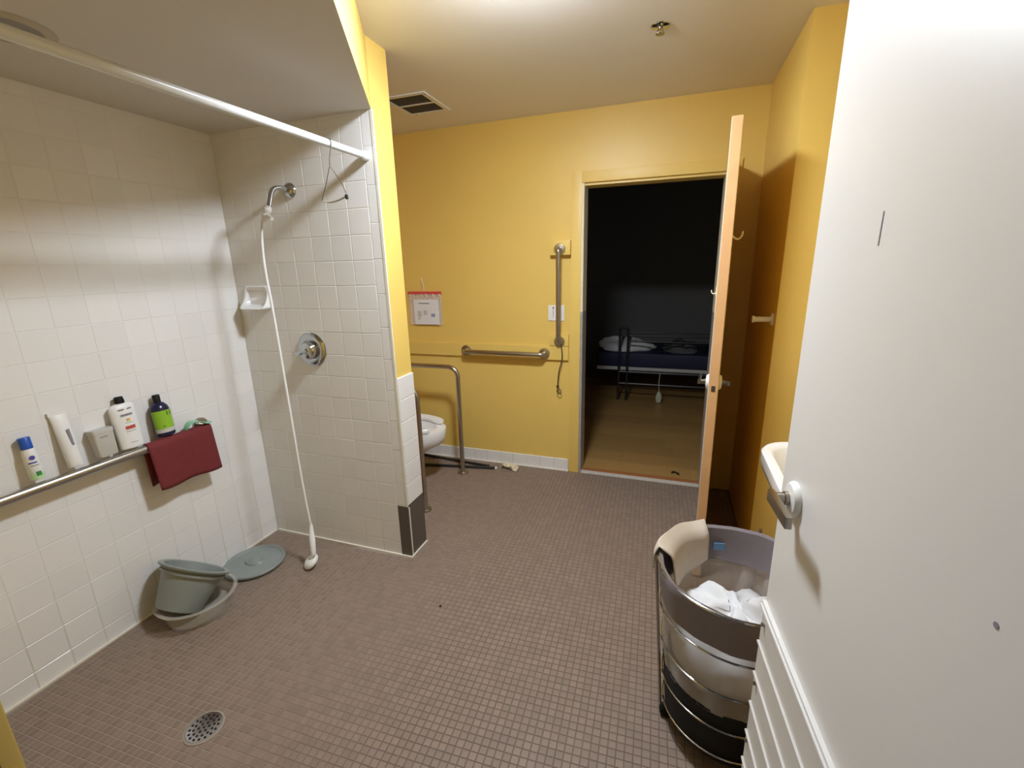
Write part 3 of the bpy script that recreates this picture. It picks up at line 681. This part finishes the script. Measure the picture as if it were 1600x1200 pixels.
# ------------------------------------------------------------------ ceiling fittings
t = thing('ceiling_vent', 'white framed ceiling vent with two dark mesh panels', 'vent', (-1.47, 2.63, ZC))
fx0, fx1, fy0, fy1 = -1.615, -1.335, 2.475, 2.80
for (a, b, c, d) in ((fx0, fx1, fy0, fy0+.028), (fx0, fx1, fy1-.028, fy1), (fx0, fx0+.028, fy0+.028, fy1-.028), (fx1-.028, fx1, fy0+.028, fy1-.028), (fx0+.028, fx1-.028, 2.630, 2.645)):
    obj('frame_bar', MB().box(a, b, c, d, ZC-.007, ZC-.0005), WPLA, t, False)
for (c, d) in ((fy0+.028, 2.630), (2.645, fy1-.028)):
    pm = obj('mesh_panel', MB().box(fx0+.028, fx1-.028, c, d, ZC-.003, ZC-.0005), DKGR, t, False)
    k = c+.012
    while k < d-.004: obj('mesh_rib', MB().box(fx0+.028, fx1-.028, k, k+.003, ZC-.0045, ZC-.003), DKGR, pm, False); k += .014
for q in ((fx1-.012, fy0+.03), (fx0+.05, fy1-.012)): obj('screw', MB().lathe([(.004, -.0085), (.005, -.007)], (q[0], q[1], ZC), n=10), GRYP, t)
s0 = on(1032, 40, 2, ZC)
t = thing('fire_sprinkler', 'small chrome fire sprinkler in the ceiling', 'sprinkler', tuple(s0))
obj('escutcheon', MB().lathe([(.028, -.006), (.036, -.004), (.038, -.0005)], s0, n=24), CHROME, t)
obj('sprinkler_frame', MB().lathe([(.009, -.014), (.010, -.006)], s0, n=14).tube([s0+Vector((.008, 0, -.012)), s0+Vector((.012, 0, -.020)), s0+Vector((.002, 0, -.028))], .0028, 8).tube([s0+Vector((-.008, 0, -.012)), s0+Vector((-.012, 0, -.020)), s0+Vector((-.002, 0, -.028))], .0028, 8), DCHROME, t)
obj('deflector', MB().lathe([(.017, -.031), (.018, -.029), (.006, -.027)], s0, n=20), DCHROME, t)
rc = Vector((-1.750, .905, ZS))
t = thing('recessed_light', 'unlit round recessed light in the shower ceiling', 'light', tuple(rc))
obj('trim_ring', MB().lathe([(.078, -.002), (.083, -.006), (.104, -.004), (.110, -.0005)], rc, n=40, cap0=False), CANT, t)
obj('lens', MB().lathe([(.03, -.0045), (.078, -.003), (.079, -.001)], rc, n=36), CANL, t)

# ------------------------------------------------------------------ door bumper and sink on the right
t = thing('door_bumper', 'small white door bumper on the shaded yellow wall', 'door stop', (XR, 2.39, 1.25))
obj('base_plate', MB().cbox(XR-.010, XR, 2.365, 2.405, 1.222, 1.275, .003), WPLA, t)
obj('stem', MB().lathe([(.013, .008), (.012, .075), (.016, .078), (.016, .088)], (XR, 2.385, 1.247), (-1, 0, 0), 18), WPLA, t)
t = thing('sink', 'white wall-hung sink half hidden behind the white door', 'sink', (XSK, 1.60, .84))
def sk(xf, hw, z, r): return rrect((xf+XSK)/2, 1.602, (XSK-xf)/2-.001, hw, r, z, 8)
def ski(x0_, x1_, hw, z, r): return rrect((x0_+x1_)/2, 1.602, (x1_-x0_)/2, hw, r, z, 8)
obj('basin', MB().loft([sk(.56, .15, .60, .05), sk(.47, .20, .66, .09), sk(.395, .240, .735, .12), sk(.352, .262, .775, .12), sk(.346, .266, .80, .12), sk(.346, .266, .835, .12), sk(.352, .262, .842, .12),
     ski(.375, .72, .235, .842, .11), ski(.385, .715, .225, .832, .11), ski(.42, .70, .19, .74, .10), ski(.50, .64, .10, .70, .05)]), PORC, t)
obj('backsplash', MB().cbox(XSK-.05, XSK-.001, 1.34, 1.865, .84, .90, .012), PORC, t)
obj('tap', MB().lathe([(.022, 0), (.018, .05), (.015, .075)], (.79, 1.60, .84), n=18).tube(fillet([(.79, 1.60, .90), (.72, 1.60, .93), (.64, 1.60, .91)], .03), .010, 12), CHROME, t)
for yy_ in (1.50, 1.70): obj('tap_handle', MB().lathe([(.020, 0), (.016, .03), (.024, .035), (.022, .055)], (.79, yy_, .84), n=16), CHROME, t)
obj('drain_pipe', MB().tube(fillet([(.62, 1.602, .62), (.62, 1.602, .45), (.875, 1.602, .45)], .05), .02, 14), CHROME, t)

# ------------------------------------------------------------------ round laundry hamper
hc0 = Vector((.247, 1.348, 0)); 
def hr(z): return .183+.076*z
def circ(r, z, n=56, c=hc0): return [Vector((c.x+r*math.cos(2*PI*j/n), c.y+r*math.sin(2*PI*j/n), z)) for j in range(n)]
t = thing('laundry_hamper', 'round chrome wire laundry hamper with grey band and black base', 'hamper', tuple(hc0))
HT = .605
obj('rim_ring', MB().tube(circ(hr(HT)+.004, HT), .0045, 8, closed=True), CHROME, t)
for z in (.085, .195, .33, .46): obj('wire_ring', MB().tube(circ(hr(z)+.005, z), .0032, 8, closed=True), CHROME, t)
for a in (188, 308, 68):
    a = math.radians(a); d = Vector((math.cos(a), math.sin(a), 0))
    obj('post', MB().tube([hc0+d*(hr(.05)+.014)+Vector((0, 0, .05)), hc0+d*(hr(.62)+.014)+Vector((0, 0, HT+.018))], .0048, 10), DCHROME, t)
    cs = obj('caster', MB().lathe([(.008, -.012), (.022, -.012), (.024, -.006), (.024, .006), (.022, .012), (.008, .012)], hc0+d*(hr(0)-.004)+Vector((0, 0, .0245)), Vector((-d.y, d.x, 0)), 20).box(hc0.x+d.x*.165-.012, hc0.x+d.x*.165+.012, hc0.y+d.y*.165-.012, hc0.y+d.y*.165+.012, .04, .062), BLACK, t)
obj('base_pan', MB().loft([circ(.160, .055), circ(hr(.06)-.002, .058), circ(hr(.255), .250), circ(hr(.255)-.004, .250), circ(.155, .07)]), BLACK, t)
def wob(z, amp, ph, k=9): return [hc0+Vector(((hr(z)+amp*math.sin(k*a+ph)+amp*.5*math.sin(17*a+2*ph))*math.cos(a), (hr(z)+amp*math.sin(k*a+ph)+amp*.5*math.sin(17*a+2*ph))*math.sin(a), z)) for a in [2*PI*j/72 for j in range(72)]]
lin = [wob(.245, .001, .2)]+[[p-Vector((p.x-hc0.x, p.y-hc0.y, 0)).normalized()*.006 for p in wob(.26+.06*k, .006, .25*k, 13)] for k in range(4)]
obj('mesh_liner', MB().loft(lin+[[p-Vector((p.x-hc0.x, p.y-hc0.y, 0))*.035 for p in wob(.50, .004, 1.2, 13)]], False, False), MESHF, t)
bo = [[p+Vector((p.x-hc0.x, p.y-hc0.y, 0)).normalized()*o for p in wob(z, .0022, ph, 7)] for z, o, ph in ((.485, .004, 0), (.53, .006, .2), (.57, .006, .5), (.602, .008, .3), (.612, .003, .3), (.605, -.006, .4), (.56, -.009, .8), (.50, -.012, 1.4), (.49, -.014, 1.5))]
gb = obj('grey_band', MB().loft(bo, False, False), GREYF, t)
# clothing inside, towel over the rim
rs = random.Random(11); nb = []
for k, (rr, zz) in enumerate(((.160, .27), (.192, .30), (.192, .35), (.176, .40), (.13, .44), (.07, .465), (.02, .472))):
    nb.append([hc0+Vector((rr*(1+.06*math.sin(5*a+k)+.03*math.sin(11*a+2*k))*math.cos(a), rr*(1+.06*math.sin(5*a+k)+.03*math.sin(11*a+2*k))*math.sin(a), zz+.016*math.sin(4*a+1.3*k)+.010*math.sin(9*a-k))) for a in [2*PI*j/48 for j in range(48)]])
nb[0] = [Vector((p.x, p.y, .265)) for p in nb[0]]
for l_ in nb:
    for p in l_:
        d = Vector((p.x-hc0.x, p.y-hc0.y, 0)); m_ = hr(p.z)-.026
        if d.length > m_: d *= m_/d.length; p.x, p.y = hc0.x+d.x, hc0.y+d.y
tag(obj('white_laundry', MB().loft(nb), LINEN, None, True, 180), 'heap of white laundry inside the round hamper', 'laundry')
# towel over the far left of the rim
tw = MB(); loops = []; R0 = hr(HT)+.004
for i in range(17):
    s_ = i/16; a = math.radians(178-66*s_); d = Vector((math.cos(a), math.sin(a), 0)); line = []
    for k in range(19):
        q_ = k/18
        if q_ < .5:
            u = q_/.5; ro_ = R0+.014+.004*math.sin(6*s_); z_ = HT+.012-.07*(1-u)*(1-.3*s_)
            if u > .7: ro_ -= .012*(u-.7)/.3; z_ += .014*(u-.7)/.3
        else:
            u = (q_-.5)/.5; ro_ = R0+.002-.036*min(1, u*4)-.012*u-.010*u*math.sin(5*s_+1); z_ = HT+.024-.165*u*(.75+.35*math.sin(PI*s_))
        line.append(hc0+d*ro_+Vector((0, 0, z_+.003*math.sin(13*s_))))
    loops.append(line)
tw.loft(loops, False, False, closed=False)
o = obj('towel', tw, TOWEL); md = o.modifiers.new('thick', 'SOLIDIFY'); md.thickness = .004; md.offset = 1; tag(o, 'beige towel hung over the rim of the laundry hamper', 'towel')
a = math.radians(100); d = Vector((math.cos(a), math.sin(a), 0)); tv = Vector((-d.y, d.x, 0)); c_ = hc0+d*(hr(.55)-.022)+Vector((0, 0, .545))
Mt = Matrix((tv, d, Vector((0,0,1)))).transposed().to_4x4(); Mt.translation = c_
obj('care_tag', MB().box(-.018, .018, -.002, .001, -.012, .014, M=Mt), TAGB, t, False)

# ------------------------------------------------------------------ bed in the dark room
BY = 5.10
t = thing('bed', 'black metal bed frame with looped end post in the dark bedroom', 'bed', (0, BY, 0))
for x_ in (-.51, 1.46):
    obj('end_loop', MB().tube(fillet([(x_, BY, 0), (x_, BY, .835), (x_+.09, BY, .835), (x_+.09, BY, 0)], .044, 8), .014, 12), BLKM, t)
    for u_ in (x_, x_+.09): obj('rear_leg', MB().tube([(u_, BY+.95, 0), (u_, BY+.95, .345)], .014, 10), BLKM, t)
for z_ in (.780, .742, .680): obj('side_rail', MB().tube([(-.42, BY, z_), (1.46, BY, z_)], .009, 8), BLKM, t)
for y_ in (BY, BY+.95):
    for z_ in (.20, .335): obj('frame_rail', MB().tube([(-.51, y_, z_), (1.55, y_, z_)], .012, 8), BLKM, t)
for x_ in (-.51, .1, .8, 1.5): obj('cross_rail', MB().tube([(x_, BY, .335), (x_, BY+.95, .335)], .012, 8), BLKM, t)
obj('bed_deck', MB().box(-.76, 1.7, BY+.03, BY+.92, .348, .385), LGREY, t, False)
tag(obj('mattress', MB().cbox(-.77, 1.72, BY+.02, BY+.93, .386, .545, .03), NAVY), 'navy blue vinyl mattress on the black bed frame', 'mattress')
def heap(cx, cy, rx, ry, z0, h_, seed, n=40):
    rs = random.Random(seed); ph = [rs.uniform(0, 6) for _ in range(6)]; ls = []
    for k, (f, zz) in enumerate(((1, 0), (1.02, .25), (.95, .55), (.78, .82), (.5, .96), (.18, 1.0))):
        ls.append([Vector((cx+rx*f*(1+.12*math.sin(3*a+ph[0]+k)+.07*math.sin(8*a+ph[1]+2*k))*math.cos(a), cy+ry*f*(1+.08*math.sin(4*a+ph[2]))*math.sin(a), z0+h_*zz*(1+.26*math.sin(3*a+ph[3]+.9*k)+.16*math.sin(7*a+ph[4]+k)) if k else z0)) for a in [2*PI*j/n for j in range(n)]])
    return MB().loft(ls)
tag(obj('bed_linen', heap(-.47, BY+.32, .30, .22, .546, .105, 4), LINEN), 'rumpled white linen heaped on the end of the navy mattress', 'linen')
tag(obj('blanket', heap(.15, BY+.35, .18, .28, .546, .085, 5), GBLANK), 'grey folded blanket on the navy mattress', 'blanket')
tag(obj('pillow', heap(.68, BY+.42, .26, .26, .546, .09, 8), NAVY), 'navy pillow on the far end of the mattress', 'pillow')
t = thing('bed_remote', 'pale handset hanging by its cord below the bed', 'remote', (-.066, BY-.03, .02))
obj('cable', MB().tube(spline([(-.066, BY-.03, .34), (-.070, BY-.03, .24), (-.066, BY-.03, .13)], 5), .004, 8), PEND, t)
obj('handset', MB().loft([[Vector((-.066+a*math.cos(q), BY-.03+b*math.sin(q), z)) for q in [2*PI*j/20 for j in range(20)]] for a, b, z in ((.018, .010, .010), (.030, .014, .020), (.033, .016, .065), (.026, .014, .105), (.010, .009, .135))]), PEND, t)
pf = on(1055, 740, 2, .006)
db = MB(); ls = []
for i in range(7):
    s_ = i/6; ls.append([pf+Vector(((s_-.5)*.055, .012*math.sin(5*s_), .004+.005*math.sin(3*s_)))+Vector((0, (.010+.006*math.sin(9*s_))*math.cos(a), .004*math.sin(a))) for a in [2*PI*j/8 for j in range(8)]])
tag(obj('floor_scrap', db.loft(ls), BLACK), 'small dark scrap lying on the laminate just past the threshold', 'scrap')
pf = on(688, 947, 2, .002)
tag(obj('crumb', MB().lathe([(.003, -.001), (.006, .001), (.004, .005)], pf, n=7), BLACK), 'tiny black crumb on the open brown mosaic floor', 'crumb')
